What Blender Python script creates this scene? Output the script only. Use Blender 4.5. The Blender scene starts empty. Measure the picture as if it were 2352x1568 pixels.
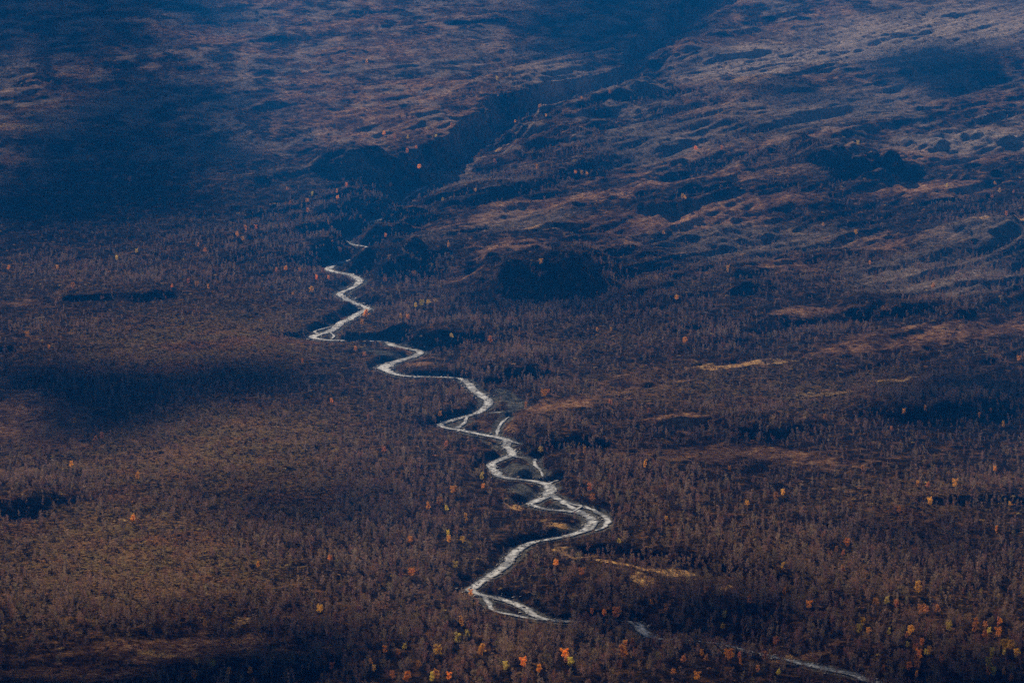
import bpy, bmesh, math, random
import numpy as np
from mathutils import Vector, Matrix

random.seed(7)
RNG = np.random.default_rng(7)
sc = bpy.context.scene
COL = sc.collection
R = math.radians

# ------------------------------------------------------------------ camera
CAM_H, TILT = 420.0, R(9.2)
FPX = 11400.0 / (2500 / 2352.0)          # focal length in units of the 2352 px wide reading of the photo
UC, VC = 1176.0, 784.0
cam_d = bpy.data.cameras.new('camera')
cam = bpy.data.objects.new('camera', cam_d)
COL.objects.link(cam)
cam.location = (0, 0, CAM_H)
cam.rotation_euler = (math.pi / 2 - TILT, 0, 0)
cam_d.sensor_width = 36
cam_d.lens = 36 * FPX / 2352.0
cam_d.clip_start = 1
cam_d.clip_end = 40000
sc.camera = cam
CT, ST = math.cos(TILT), math.sin(TILT)

def to_ground(u, v, hf):
    """where the sight line through photo point (u, v) meets the height function hf(x, y)"""
    u = np.asarray(u, float); v = np.asarray(v, float)
    dx = (u - UC); up = (VC - v)
    dy = CT * FPX + ST * up
    dz = -ST * FPX + CT * up
    z = np.zeros_like(dx)
    for _ in range(14):
        t = (z - CAM_H) / dz
        x = dx * t; y = dy * t
        z = 0.5 * z + 0.5 * hf(x, y)
    t = (z - CAM_H) / dz
    return dx * t, dy * t

def to_px(x, y, z):
    fy = CT * y - ST * (z - CAM_H)
    uy = ST * y + CT * (z - CAM_H)
    return UC + FPX * x / fy, VC - FPX * uy / fy

# ------------------------------------------------------------------ noise
def _h(ix, iy, s):
    h = (ix * 374761393 + iy * 668265263 + s * 974711 + 1274126177) & 0xFFFFFFFF
    h = ((h ^ (h >> 13)) * 1274126177) & 0xFFFFFFFF
    return ((h ^ (h >> 16)) & 0xFFFF) * (2 * math.pi / 65536)

def noise(x, y, s=0):
    x = np.asarray(x, float); y = np.asarray(y, float)
    ix = np.floor(x).astype(np.int64); iy = np.floor(y).astype(np.int64)
    fx = x - ix; fy = y - iy
    sx = fx * fx * fx * (fx * (fx * 6 - 15) + 10); sy = fy * fy * fy * (fy * (fy * 6 - 15) + 10)
    def g(a, b):
        an = _h(ix + a, iy + b, s)
        return np.cos(an) * (fx - a) + np.sin(an) * (fy - b)
    n0 = g(0, 0) * (1 - sx) + g(1, 0) * sx
    n1 = g(0, 1) * (1 - sx) + g(1, 1) * sx
    return (n0 * (1 - sy) + n1 * sy) * 1.5

def fbm(x, y, s=0, o=4):
    r = 0; a = 1.0; f = 1.0; t = 0
    for k in range(o):
        r = r + a * noise(x * f + 13.7 * k, y * f - 7.1 * k, s + k); t += a; a *= 0.5; f *= 2.03
    return r / t

def sstep(x):
    x = np.clip(x, 0, 1); return x * x * (3 - 2 * x)

# ------------------------------------------------------------------ long profiles of river and plain
def table(pts, sig=45):
    yy = np.arange(-2000, 16000, 10.0)
    zz = np.interp(yy, [p[0] for p in pts], [p[1] for p in pts])
    k = np.exp(-0.5 * (np.arange(-20, 21) * 10 / sig) ** 2); k /= k.sum()
    zz = np.convolve(np.pad(zz, 20, 'edge'), k, 'valid')
    return lambda y: np.interp(y, yy, zz)
L_of = table([(-2000, 0), (2950, 0), (3200, 6), (3400, 18.5), (3600, 30), (3800, 39), (4200, 53), (5000, 87), (8000, 150), (16000, 250)])
B1 = table([(-2000, 2.2), (2850, 2.2), (3120, 12), (3360, 30), (3700, 44), (4100, 62), (5000, 100), (8000, 190), (16000, 330)])

# river channels: (u, v, width in metres), read off the photograph
MAIN = [(1740,-80,5),(1650,-10,5),(1560,60,5),(1490,108,5),(1440,140,5),(1425,150,5),(1432,165,5),(1450,192,5),(1425,203,5),(1360,225,5),(1290,238,5),(1245,252,5),(1205,268,5),
 (1150,284,5),(1128,296,5),(1142,308,5),(1118,318,5),(1082,326,5),(1066,342,5),(1072,358,5),(1052,372,5),(1018,384,6),(1006,400,6),(1012,414,6),(985,426,7),(965,434,7),(950,442,7),(925,462,6),(925,482,6),(906,491,6),
 (889,501,6),(862,506,6),(843,512,6),(850,517,5),(879,520,5),(884,528,5),(853,537,5),(826,541,6),(807,544,6),(790,551,6),(800,558,4),(814,562,5),(843,567,4),(850,578,5),
 (822,594,6),(802,597,7),(778,603,8),(762,611,8),(752,618,9),(762,622,8),(778,626,8),(798,629,8),(814,635,8),(826,644,8),(820,654,6),(802,664,5),(784,671,6),(779,676,7),(788,682,7),
 (802,690,7),(817,697,7),(836,703,7),(845,709,8),(836,714,8),(819,722,8),(802,733,8),(782,741,8),(772,752,8),(754,762,8),(728,769,8),(718,774,8),(742,780,6),(803,782,6),
 (850,782,6),(890,784,8),(900,792,8),(934,800,7),(960,805,7),(966,811,8),(944,820,7),(917,828,8),(893,836,12),(881,845,11),(897,855,8),(917,861,6),(944,864,5),(1001,865,5),
 (1055,868,6),(1073,878,7),(1089,896,8.5),(1110,910,9),(1123,921,8),(1118,932,7.5),(1105,943,7),(1088,951,6),(1061,958,6),(1031,967,6),(1009,975,6),(1020,981,6),(1055,987,6),
 (1091,994,6),(1121,1000,7),(1146,1004,8),(1166,1012,8),(1163,1024,7),(1174,1036,7),(1176,1045,8),(1151,1054,7),(1128,1065,7),(1134,1080,8),(1148,1092,8),(1169,1098,7),(1196,1100,7),
 (1226,1104,7),(1253,1110,8),(1263,1118,10),(1262,1130,10),(1254,1139,8),(1232,1150,8),(1216,1156,7),(1232,1163,5),(1256,1169,5),(1301,1173,6),(1337,1178,7),(1354,1186,8),
 (1361,1197,9),(1354,1210,9),(1334,1221,8),(1310,1228,7),(1271,1236,6),(1229,1243,6),(1205,1252,7),(1187,1264,8),(1174,1278,8),(1160,1298,8),(1131,1318,7.5),(1101,1338,7.5),
 (1080,1352,8),(1092,1361,6),(1114,1367,6),(1144,1373,7),(1177,1383,8),(1204,1395,8),(1221,1408,7),(1244,1419,6),(1271,1424,5.5),(1301,1426,5.5),(1360,1426,3),(1425,1424,3),
 (1460,1430,7),(1474,1445,8),(1491,1459,8),(1517,1466,4),(1567,1468,3),(1645,1476,3.4),(1701,1489,3),(1760,1503,3),(1825,1518,7),(1868,1528,8),(1908,1537,8),(1951,1545,8),
 (1985,1557,8),(2040,1576,8),(2160,1610,9),(2400,1680,9)]
SIDE = [
 [(1262,1132,6),(1272,1139,6),(1289,1147,6),(1298,1156,6),(1316,1167,6),(1340,1177,6),(1356,1186,5)],
 [(1296,1152,5),(1331,1160,5),(1361,1170,5),(1385,1182,5),(1396,1197,5.5),(1387,1210,4),(1368,1218,2)],
 [(1228,1054,3),(1228,1067,3.5),(1241,1080,2.5),(1247,1094,2)],
 [(1256,1112,3),(1270,1106,3),(1282,1102,1.5)],
 [(1073,957,3),(1067,969,4),(1050,983,3)],
 [(1169,957,1.5),(1148,975,2.5),(1140,1000,2.5)],
 [(1121,948,1.2),(1157,946,3),(1185,942,1.2)],
 [(1168,1012,3),(1184,1017,4),(1196,1019,1.2)],
 [(1176,1045,4),(1190,1050,2.5),(1212,1052,1)],
 [(1112,1370,3),(1122,1384,4),(1132,1402,4),(1177,1412,4),(1217,1420,3),(1250,1424,2)],
 [(732,768,3),(722,762,3),(738,756,2.5),(762,750,1.5)],
 [(756,763,2),(768,772,2),(760,779,2)],
 [(1337,1162,2),(1322,1172,2),(1312,1176,1)],
]
# old, dry channels whose far banks stand in their own shade: (u, v), width, bank height
DITCH = [([(1384,1268),(1450,1282),(1568,1297),(1645,1314),(1762,1336)], 5, 4.6),
 ([(1560,1318),(1610,1336),(1660,1352)], 4, 1.6),
 ([(1720,1408),(1770,1440),(1835,1486),(1900,1500),(2050,1556)], 6, 4.6),
 ([(1858,1366),(1922,1396),(1960,1436)], 5, 4.6),
 ([(1150,880),(1190,905),(1200,925)], 5, 2.5),
 ([(1070,985),(1140,998),(1185,1014)], 3, 2.0)]

def spline(P, step=3.0):
    P = np.array(P, float); n = len(P); out = []
    for i in range(n - 1):
        p0 = P[max(i - 1, 0)]; p1 = P[i]; p2 = P[i + 1]; p3 = P[min(i + 2, n - 1)]
        m = max(2, int(np.hypot(*(p2 - p1)[:2]) / step))
        for t in np.arange(m) / m:
            q = 0.5 * (2 * p1 + (p2 - p0) * t + (2 * p0 - 5 * p1 + 4 * p2 - p3) * t * t + (3 * p1 - p0 - 3 * p2 + p3) * t ** 3)
            l = p1 + (p2 - p1) * t
            out.append(0.6 * q + 0.4 * l)
    out.append(P[-1]); return np.array(out)

def river_world(path):
    a = np.array(path, float)
    up_ = (a[:, 1] < 486) & (np.hypot(a[:, 0] - 1430, a[:, 1] - 148) > 12) & (np.hypot(a[:, 0] - 1436, a[:, 1] - 202) > 14) & (np.abs(a[:, 1] - 438) > 8)
    a[up_, 2] = 1.6
    x, y = to_ground(a[:, 0], a[:, 1], lambda x, y: L_of(y))
    return spline(np.stack([x, y, a[:, 2] * 0.54], 1))
MAINW = river_world(MAIN)
SIDEW = [river_world(p) for p in SIDE]
DITW = [(river_world([(u, v, w) for u, v in p]), h) for p, w, h in DITCH]
_o = np.argsort(MAINW[:, 1])
_ry = np.arange(-2000, 16000, 60.0)
_rx = np.interp(_ry, MAINW[_o, 1], MAINW[_o, 0])
_k = np.ones(5) / 5; _rx = np.convolve(np.pad(_rx, 2, 'edge'), _k, 'valid')
XR = lambda y: np.interp(y, _ry, _rx)

def base(x, y):
    b = B1(y)
    a = sstep((y - 2350) / 900)
    r = np.clip(x - XR(y) - 40, 0, 700)
    l = np.clip(XR(y) - 60 - x, 0, 700)
    return b + a * (0.038 * r) + sstep((y - 3000) / 700) * 0.028 * l

# shaded scarps and knolls: foot line (u1, v1)-(u2, v2), height on the photo in px
SCARP = [
 (851,642,1134,585,42),(1090,692,1400,690,62),(845,778,965,800,26),(1110,862,1245,864,22),(1190,1040,1345,1044,26),
 (1470,1004,1720,988,26),(1600,1000,1870,1012,26),(2040,985,2400,965,36),(1950,930,2352,900,14),(1990,746,2240,736,24),
 (1725,602,1865,614,13),(1640,585,1740,578,9),(1550,570,1700,560,10),(1705,546,1785,546,6),(2225,662,2335,660,9),(2270,566,2370,553,18),(1885,602,1945,598,8),
 (1560,640,1720,668,12),(1640,690,1740,690,10),(1800,228,1892,222,11),(2105,359,2190,352,15),(1835,408,1995,402,28),(1695,402,1755,395,9),
 (1975,427,2140,412,13),(2080,420,2115,414,30),(1605,467,1685,460,13),(1560,472,1622,465,9),(1790,492,1955,478,7),(1560,242,1615,228,18),(1540,152,1690,102,20),
 (1630,150,1790,126,9),(2320,340,2360,332,13),(1752,371,1788,368,7),(1815,363,1885,352,8),(1768,307,1835,300,5),(1900,333,1998,322,6),(1630,92,1785,74,8),
 (2138,39,2210,30,6),(1100,322,1198,298,14),(1392,309,1442,300,10),(1285,346,1425,314,24),(1330,389,1388,385,12),(1346,406,1402,403,9),(1100,462,1195,444,12),
 (1252,423,1312,420,8),(1448,461,1528,458,8),(1465,512,1605,505,15),(1310,275,1610,212,24),(695,420,842,428,20),(850,408,900,432,12),(870,436,935,436,12),
 (965,432,1030,408,24),(895,386,965,404,12),(815,502,910,500,20),(945,294,1042,288,8),(1225,545,1320,540,7),(1200,640,1290,628,10),
 (160,264,330,241,9),(66,206,155,200,10),(400,173,485,165,7),(560,98,705,94,5),(730,205,900,200,5),(640,175,800,168,4),(690,130,860,122,5),(180,706,300,692,13),(290,694,465,668,16),(-30,812,80,798,15),
 (690,714,760,702,8),(-40,1196,232,1174,34),(2095,1160,2400,1168,20),(300,455,470,450,6),(1400,880,1560,870,8),(1500,770,1640,762,8),(1650,800,1760,790,8),(1830,700,1950,690,8),
 (2050,1080,2200,1085,8),(300,1475,470,1458,8),(80,1520,420,1500,6),(1280,500,1400,492,7),(1320,470,1420,465,6),(900,160,1010,152,5),(1000,60,1200,54,5),(760,40,960,30,6),(420,60,640,40,6),
 (1900,520,2050,512,6),(2100,480,2250,474,8),(2150,420,2300,410,8),(1480,400,1590,388,8),(1500,350,1600,338,7),(1650,520,1760,512,8),(1420,610,1530,604,8),(1960,560,2080,552,7),(1850,130,2000,112,6),(2000,90,2200,66,6),(1900,180,2060,168,5),(1700,60,1880,40,6),(2080,250,2250,240,6),(1680,280,1800,262,6),(1480,270,1560,262,7)]
rs = random.Random(3)
for _ in range(70):                                   # smaller ones between them on the upper slopes
    u = rs.uniform(700, 2400) if rs.random() < 0.75 else rs.uniform(0, 700)
    v = rs.uniform(20, 640); w = rs.uniform(14, 55)
    SCARP.append((u - w * 1.5, v + w * 0.16, u + w * 1.5, v - w * 0.18, rs.uniform(2, 5)))
SC = []
for (u1, v1, u2, v2, h) in SCARP:
    X, Y = to_ground([u1, u2], [v1, v2], base)
    d = math.hypot(X.mean(), Y.mean()); hm = h * d / FPX / 1.25
    SC.append((X[0], Y[0], X[1], Y[1], hm))

# ------------------------------------------------------------------ terrain grid
def axis(a, b, step, lo, hi, g=1.14):
    m = list(np.arange(a, b + 0.01, step)); s = step; L = []; x = a
    while x > lo: s *= g; x -= s; L.append(x)
    s = step; H = []; x = m[-1]
    while x < hi: s *= g; x += s; H.append(x)
    return np.array(L[::-1] + m + H)
XS = axis(-600, 600, 1.6, -7000, 7000)
YS = axis(1560, 4900, 2.4, -900, 13000)
NX, NY = len(XS), len(YS)
GX, GY = np.meshgrid(XS, YS)

BZ = base(GX, GY)
D = BZ.copy()
_rt = sstep((GX - XR(GY) - 20) / 120)
plain = 1 - sstep((GY - 2500 + 260 * _rt) / 640)
D += (0.35 + 1.6 * (1 - plain)) * fbm(GX / 55, GY / 75, 11, 4)
# strata running towards the back right, steep on the near side
wx = GX + 16 * fbm(GX / 160, GY / 160, 3, 3); wy = GY + 30 * fbm(GX / 160, GY / 160, 5, 3)
c = 0.80 * wx - 0.60 * wy; al = 0.60 * wx + 0.80 * wy
st = fbm(c / 42, al / 210, 21, 4)
WEST = (1 - 0.45 * sstep((GY - 3500) / 500)) * (1 - 0.55 * sstep((XR(GY) - 30 - GX) / 120))
D += WEST * (0.12 + 0.88 * (1 - plain)) * (10.0 * fbm(c / 105, al / 380, 25, 2) + 4.6 * (1 - np.abs(st) * 2.2) + 1.2 * fbm(c / 17, al / 95, 31, 3) + 0.5 * fbm(c / 6.5, al / 50, 35, 3))
D += 0.9 * fbm(GX / 24, GY / 30, 47, 3)
D += 0.50 * (noise(GX / 9, GY / 12, 41)) + 0.30 * noise(GX / 4.3, GY / 6, 43)
wX = GX + 16 * fbm(GX / 48, GY / 60, 51, 5); wY = GY + 34 * fbm(GX / 48, GY / 60, 57, 5)
HV = 1 + 0.7 * fbm(GX / 24, GY / 44, 59, 3)
for (x1, y1, x2, y2, hm) in SC:
    dx, dy = x2 - x1, y2 - y1; L = math.hypot(dx, dy); dx /= L; dy /= L
    nx, ny = -dy, dx
    if ny < 0: nx, ny = -nx, -ny
    rise = hm / math.tan(R(17)); back = rise * 3.0 + 40
    m = L / 2 + back + rise + 60
    cx, cy = (x1 + x2) / 2, (y1 + y2) / 2
    i0, i1 = np.searchsorted(XS, [cx - m, cx + m]); j0, j1 = np.searchsorted(YS, [cy - m, cy + m])
    ax = wX[j0:j1, i0:i1] - cx; ay = wY[j0:j1, i0:i1] - cy
    s = (ax * dx + ay * dy) / (L / 2 * 1.12); t = ax * nx + ay * ny
    t = t - rise * 0.9 * s * s                                # ends curve away from the viewer
    g = sstep((1.15 - np.abs(s)) * 1.3)
    p = sstep(t / rise) * (1 - sstep((t - rise) / back))
    D[j0:j1, i0:i1] += hm * 1.1 * g * p * HV[j0:j1, i0:i1]

def channel(D, path, bank=None, far_k=1.0):
    """lower the ground along a channel: steep far bank, gentle near bank"""
    T = D
    lo = path[:, 1].min() - 240; hi = path[:, 1].max() + 130
    for j in np.nonzero((YS > lo) & (YS < hi))[0]:
        y = YS[j]
        q = path[(path[:, 1] > y - 110) & (path[:, 1] < y + 200)]
        if not len(q): continue
        i0, i1 = np.searchsorted(XS, [q[:, 0].min() - 150, q[:, 0].max() + 150])
        xx = XS[i0:i1]
        ddx = q[:, 0][None] - xx[:, None]; ddy = q[:, 1][None] - y
        d = np.sqrt(ddx ** 2 + ddy ** 2); k = d.argmin(1); a = np.arange(len(xx))
        dm = d[a, k]; w = q[k, 2] / 2; gr = 1.3 * sstep((q[k, 1] - 3100) / 150); side = (ddy[0, k] - gr * ddx[a, k]) / np.maximum(dm, 1e-3) / np.sqrt(1 + gr * gr)
        dm = dm + gr * 6 * (noise(xx / 17, xx * 0 + y / 23, 77) + 0.5 * noise(xx / 7, xx * 0 + y / 9, 78)) * sstep(dm / 12)
        zr = L_of(q[k, 1]) - 0.35
        cur = T[j, i0:i1]
        inc = np.maximum(cur - zr, 0.3) if bank is None else np.full_like(cur, bank)
        gor = sstep((q[k, 1] - 3180) / 150); near = np.clip(18 + inc * (7.5 - 5.0 * gor), 18, 180); far = np.clip(inc * (1.15 - 0.86 * gor), 5, 60) * (1 + gor * np.clip(2.2 * noise(q[k, 0] / 21, q[k, 1] / 30, 83) + 0.9 * noise(xx / 9, xx * 0 + y / 12, 84), -0.75, 2.2))
        f = np.where(side > 0, near * side + far * (1 - side) * 1.6, far * (1.0 + (0.6 - 0.35 * gor) * (1 + side)))
        if bank is None:
            S = sstep((dm - w - 1.2) / np.maximum(f, 1))
            new = zr + (cur - zr) * S
        else:
            S = sstep((dm - w) / np.maximum(f, 1))
            new = cur - bank * (1 - S)
            new = np.maximum(new, zr + 0.1)
        T[j, i0:i1] = np.minimum(cur, new)
for p, h in DITW: channel(D, p, bank=h)
channel(D, MAINW)
# water lies in the channel; side arms only need a flat bed
for p in SIDEW:
    lo, hi = p[:, 1].min() - 12, p[:, 1].max() + 12
    for j in np.nonzero((YS > lo) & (YS < hi))[0]:
        i0, i1 = np.searchsorted(XS, [p[:, 0].min() - 12, p[:, 0].max() + 12])
        d = np.hypot(p[:, 0][None] - XS[i0:i1][:, None], p[:, 1][None] - YS[j]); k = d.argmin(1)
        dm = d[np.arange(i1 - i0), k]; zr = L_of(p[k, 1]) - 0.3; cur = D[j, i0:i1]
        D[j, i0:i1] = np.minimum(cur, zr + np.maximum(cur - zr, 0) * sstep((dm - p[k, 2] / 2 - 1) / 6))
# the mountainside below the camera
D = np.maximum(D, np.where(GY < 1200, 411 - 0.43 * np.maximum(GY, -200) + 6 * fbm(GX / 60, GY / 60, 71, 3) - np.abs(GX) * 0.05 - 5, -99))
# nothing rises to the sun or above the haze
D = np.minimum(D, 418)

def ground_z(x, y):
    x = np.asarray(x, float); y = np.asarray(y, float)
    i = np.clip(np.searchsorted(XS, x) - 1, 0, NX - 2); j = np.clip(np.searchsorted(YS, y) - 1, 0, NY - 2)
    fx = np.clip((x - XS[i]) / (XS[i + 1] - XS[i]), 0, 1); fy = np.clip((y - YS[j]) / (YS[j + 1] - YS[j]), 0, 1)
    return (D[j, i] * (1 - fx) + D[j, i + 1] * fx) * (1 - fy) + (D[j + 1, i] * (1 - fx) + D[j + 1, i + 1] * fx) * fy

def stand(u, v):
    """first visible ground point behind photo point (u, v)"""
    dx = u - UC; up = VC - v; dy = CT * FPX + ST * up; dz = -ST * FPX + CT * up
    ys = np.arange(1500, 5600, 1.5); t = ys / dy
    hit = np.nonzero(ground_z(dx * t, ys) >= CAM_H + dz * t)[0]
    k = hit[0] if len(hit) else len(ys) - 1
    return float(dx * t[k]), float(ys[k])

# ------------------------------------------------------------------ plant cover on the ground
PU, PV = to_px(GX, GY, BZ)
wob = 1.0 + 0.0 * PU
n1 = fbm(GX / 60, GY / 120, 61, 4); n2 = fbm(GX / 22, GY / 40, 63, 4)
PUn = PU + 60 * n1 + 22 * n2; PVn = PV + 16 * n1 + 9 * n2
def patches(L):
    m = np.zeros_like(PU)
    for (u, v, ru, rv, tilt, k) in L:
        if v > 1700: continue
        a = (PUn - u) / ru; b = (PVn - v + tilt * (PU - u)) / rv
        m = np.maximum(m, k * np.exp(-np.maximum(a * a + b * b, 0) ** 1.3))
    return np.where(GY > 1500, m, 0)
HEATH = [(900,300,230,60,0.05,1),(940,225,200,45,0.05,1),(700,230,220,40,0.1,.7),(850,120,260,50,0.06,.7),(560,60,260,26,0.1,.6),(200,240,240,20,0.12,.8),(60,300,200,16,0.03,.9),(10,365,60,16,0,1),(420,190,200,26,.1,.6),(1100,20,300,26,0,.5),
 (560,350,200,40,0.1,.6),(950,370,120,20,.1,.5),(1320,470,240,22,0.15,1),(1180,500,190,20,0.2,.9),(1550,520,260,28,0.05,1),(1700,480,200,22,.12,.9),(1560,430,220,14,.2,.8),(1480,390,180,12,.2,.7),(1750,420,150,14,.1,.8),(1180,590,80,22,0.1,1),(1070,632,60,12,.1,.8),(1400,575,150,12,.1,.7),
 (2150,370,260,22,0.03,.9),(2120,440,200,24,.05,.9),(2280,310,160,14,.06,.9),(1860,330,260,12,.14,.8),(1600,360,160,12,.2,.7),(2250,60,180,30,.1,.6),(1850,160,280,20,.15,.7),(2000,210,220,14,.12,.6),(1700,100,160,16,.2,.5),
 (2050,560,160,20,0,.8),(1820,640,80,12,0.1,.9),(1850,730,90,12,.1,.9),(2120,780,200,28,0.10,.9),(2300,760,120,26,0.1,.9),(1960,810,110,20,.1,.7),(1280,935,140,16,0.12,1),(1440,890,130,18,.15,.5),(1560,980,90,14,0,.9),(1700,1045,280,24,-0.02,.8),(1900,1070,160,18,0,.6),
 (60,700,60,14,0,.5),(40,970,170,60,0.05,1),(60,910,90,16,0.1,.7),(380,1500,330,26,0.03,.9),(520,1480,150,22,.05,.9),(120,1545,260,20,0,.8),(790,725,70,8,.1,.7),(935,805,60,8,0,.6),(960,835,45,8,0,.8),(1160,985,50,18,0,.8),(1120,965,40,8,0,.7),(1270,1085,30,8,0,.5),(1800,1500,70,10,0,.9),(1890,1480,60,8,.3,1)]
STRAW = [(1330,1268,55,6,-.05,1),(1430,1286,50,4,-.1,.8),(1530,1300,70,7,-.1,1),(1480,1332,20,12,0,1),(1655,1332,16,8,0,1),(1790,1490,18,10,0,1),(1172,1152,14,9,0,1),(1290,1206,34,10,0,.7),(1700,842,170,10,.05,.5),(1660,848,80,6,0,.62),(2310,530,80,6,.05,.9),(1225,543,60,5,0,.6),(60,297,80,3,.02,.8),
 (20,990,110,26,.1,.22),(380,1508,60,6,0,.6),(1820,530,60,5,0,.4),(1740,205,90,10,.1,.45),(1950,160,110,10,.12,.5),(2080,205,90,5,.1,.4),(2180,98,20,3,0,.9),(1780,100,60,5,.05,.5),(1240,300,30,5,.1,.5),(1150,316,14,3,0,.8),(980,700,30,6,.2,.5),(1040,1312,40,8,.2,.3),(1900,910,120,12,.1,.35),(2050,880,80,6,.1,.5),(820,1320,60,8,.2,.25),(300,1195,90,14,.15,.35),(560,1425,60,14,.4,.4),(1250,1195,24,6,0,.5),(1190,1055,22,4,0,.5),(1640,1350,60,6,0,.3),(480,940,200,16,.1,.3),(340,680,150,5,.1,.3)]
FLECK = [(500,800,420,110,.05,.8),(900,850,100,60,0,.4),(450,1020,500,130,.05,.9),(300,1280,420,160,0,.9),(650,1150,300,140,0,.7),(1550,880,300,50,.1,.6),(1350,780,260,50,.05,.5),(1900,900,400,60,.05,.6),(1150,950,200,60,0,.3),(1280,290,150,60,0,.4),(2100,1150,300,60,0,.5),(1900,1300,300,80,0,.5),(1560,640,300,60,0,.4),(950,1280,200,80,0,.4),(200,650,260,50,0,.4),(1700,200,200,40,0,.5)]
GRAVEL = [(1190,925,38,20,-.3,1),(1160,900,34,14,-.3,1),(1198,1082,40,13,0,1),(1225,1075,30,10,0,.8),(1200,1125,44,11,0,1),(1150,1020,50,9,-.1,.8),(1275,1155,34,9,0,1),(1320,1200,34,14,0,.7),(1325,1168,20,6,0,.8),(1378,1192,16,12,0,.8),(1045,972,22,7,0,.9),(1150,1392,40,8,-.2,.8),(900,875,70,5,0,.3),
 (745,772,34,5,0,.6),(890,812,60,9,0,.6),(1170,940,40,9,0,.8),(1148,990,14,14,0,.7),(1000,968,16,4,0,.5),(1900,1520,90,10,-.2,.8),(1180,1035,50,5,0,.5),(1220,1130,40,14,0,.6),(800,660,30,14,0,.8),(790,740,50,14,-.3,.5),(820,700,28,8,0,.6),(1290,1250,60,6,0,.4),(880,1310,30,3,0,.3),(1270,1170,60,8,0,.5)]
PALE = [(2100,90,420,90,.12,.7),(1900,250,380,60,.12,.5),(2250,330,260,40,.1,.6),(1550,330,260,60,.1,.45),(1300,200,200,60,0,.5),(1100,120,260,60,0,.35),(1750,560,420,60,.05,.4),(2150,640,300,60,.05,.5),(1000,560,140,50,.1,.3),(1200,520,200,40,.1,.4),(450,520,300,40,0,.3),(2250,560,200,60,0,.4),(1750,150,260,60,.15,.7)]
M_pale = np.maximum(patches(PALE), 0.42 * sstep((GY - 2700) / 700) * sstep(0.55 + 1.4 * n2 - 1.0 * n1))  # lichen patches, plus sunlit brightness painted into the colour of the upper slopes
M_heath = patches(HEATH); M_straw = patches(STRAW); M_fleck = patches(FLECK); M_gravel = patches(GRAVEL)
M_heath = np.maximum(M_heath, 0.72 * sstep((GY - 2900) / 700) * sstep(0.5 + 1.5 * n1 + 1.2 * n2))
# gravel beside the water
dist = np.full_like(GX, 99.0)
distg = dist.copy()
_pu, _pv = to_px(MAINW[:, 0], MAINW[:, 1], L_of(MAINW[:, 1]))
HID = ((_pu > 1305) & (_pv > 1400) & ~((_pu > 1452) & (_pu < 1500)) & ~((_pu > 1815) & (_pu < 1985))) | (_pv < 500)
for p in [MAINW] + SIDEW:
    for j in np.nonzero((YS > p[:, 1].min() - 30) & (YS < p[:, 1].max() + 30))[0]:
        q = p[np.abs(p[:, 1] - YS[j]) < 40]
        if not len(q): continue
        i0, i1 = np.searchsorted(XS, [q[:, 0].min() - 30, q[:, 0].max() + 30])
        d = (np.hypot(q[:, 0][None] - XS[i0:i1][:, None], q[:, 1][None] - YS[j]) - q[:, 2][None] / 2).min(1)
        dist[j, i0:i1] = np.minimum(dist[j, i0:i1], d)
        if p is MAINW:
            q = p[(np.abs(p[:, 1] - YS[j]) < 40) & ~HID]
            if not len(q): continue
            d = (np.hypot(q[:, 0][None] - XS[i0:i1][:, None], q[:, 1][None] - YS[j]) - q[:, 2][None] / 2).min(1)
        distg[j, i0:i1] = np.minimum(distg[j, i0:i1], d)
M_gravel = np.maximum(M_gravel, 1 - sstep((distg + 4 * n2 - 0.5) / 4.0))
M_shore = 1 - sstep(dist / 14)

def grid_mesh(name, Xv, Yv, Z):
    ny, nx = Z.shape
    me = bpy.data.meshes.new(name)
    co = np.empty((ny * nx, 3), np.float32); co[:, 0] = Xv.ravel(); co[:, 1] = Yv.ravel(); co[:, 2] = Z.ravel()
    idx = np.arange(ny * nx, dtype=np.int32).reshape(ny, nx)
    q = np.stack([idx[:-1, :-1], idx[:-1, 1:], idx[1:, 1:], idx[1:, :-1]], -1).reshape(-1, 4)
    me.vertices.add(len(co)); me.vertices.foreach_set('co', co.ravel())
    me.loops.add(q.size); me.loops.foreach_set('vertex_index', q.ravel())
    me.polygons.add(len(q)); me.polygons.foreach_set('loop_start', np.arange(0, q.size, 4, dtype=np.int32))
    me.polygons.foreach_set('use_smooth', np.ones(len(q), bool))
    me.update(); return me
ter_me = grid_mesh('ground', GX, GY, D)
for nm, arrs in (('cover', (M_heath, M_straw, M_gravel, M_fleck)), ('cover_pale_sunlit', (M_pale, M_pale, M_pale, M_pale))):
    at = ter_me.attributes.new(nm, 'FLOAT_COLOR', 'POINT')
    at.data.foreach_set('color', np.stack([a.ravel() for a in arrs], 1).astype(np.float32).ravel())

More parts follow.
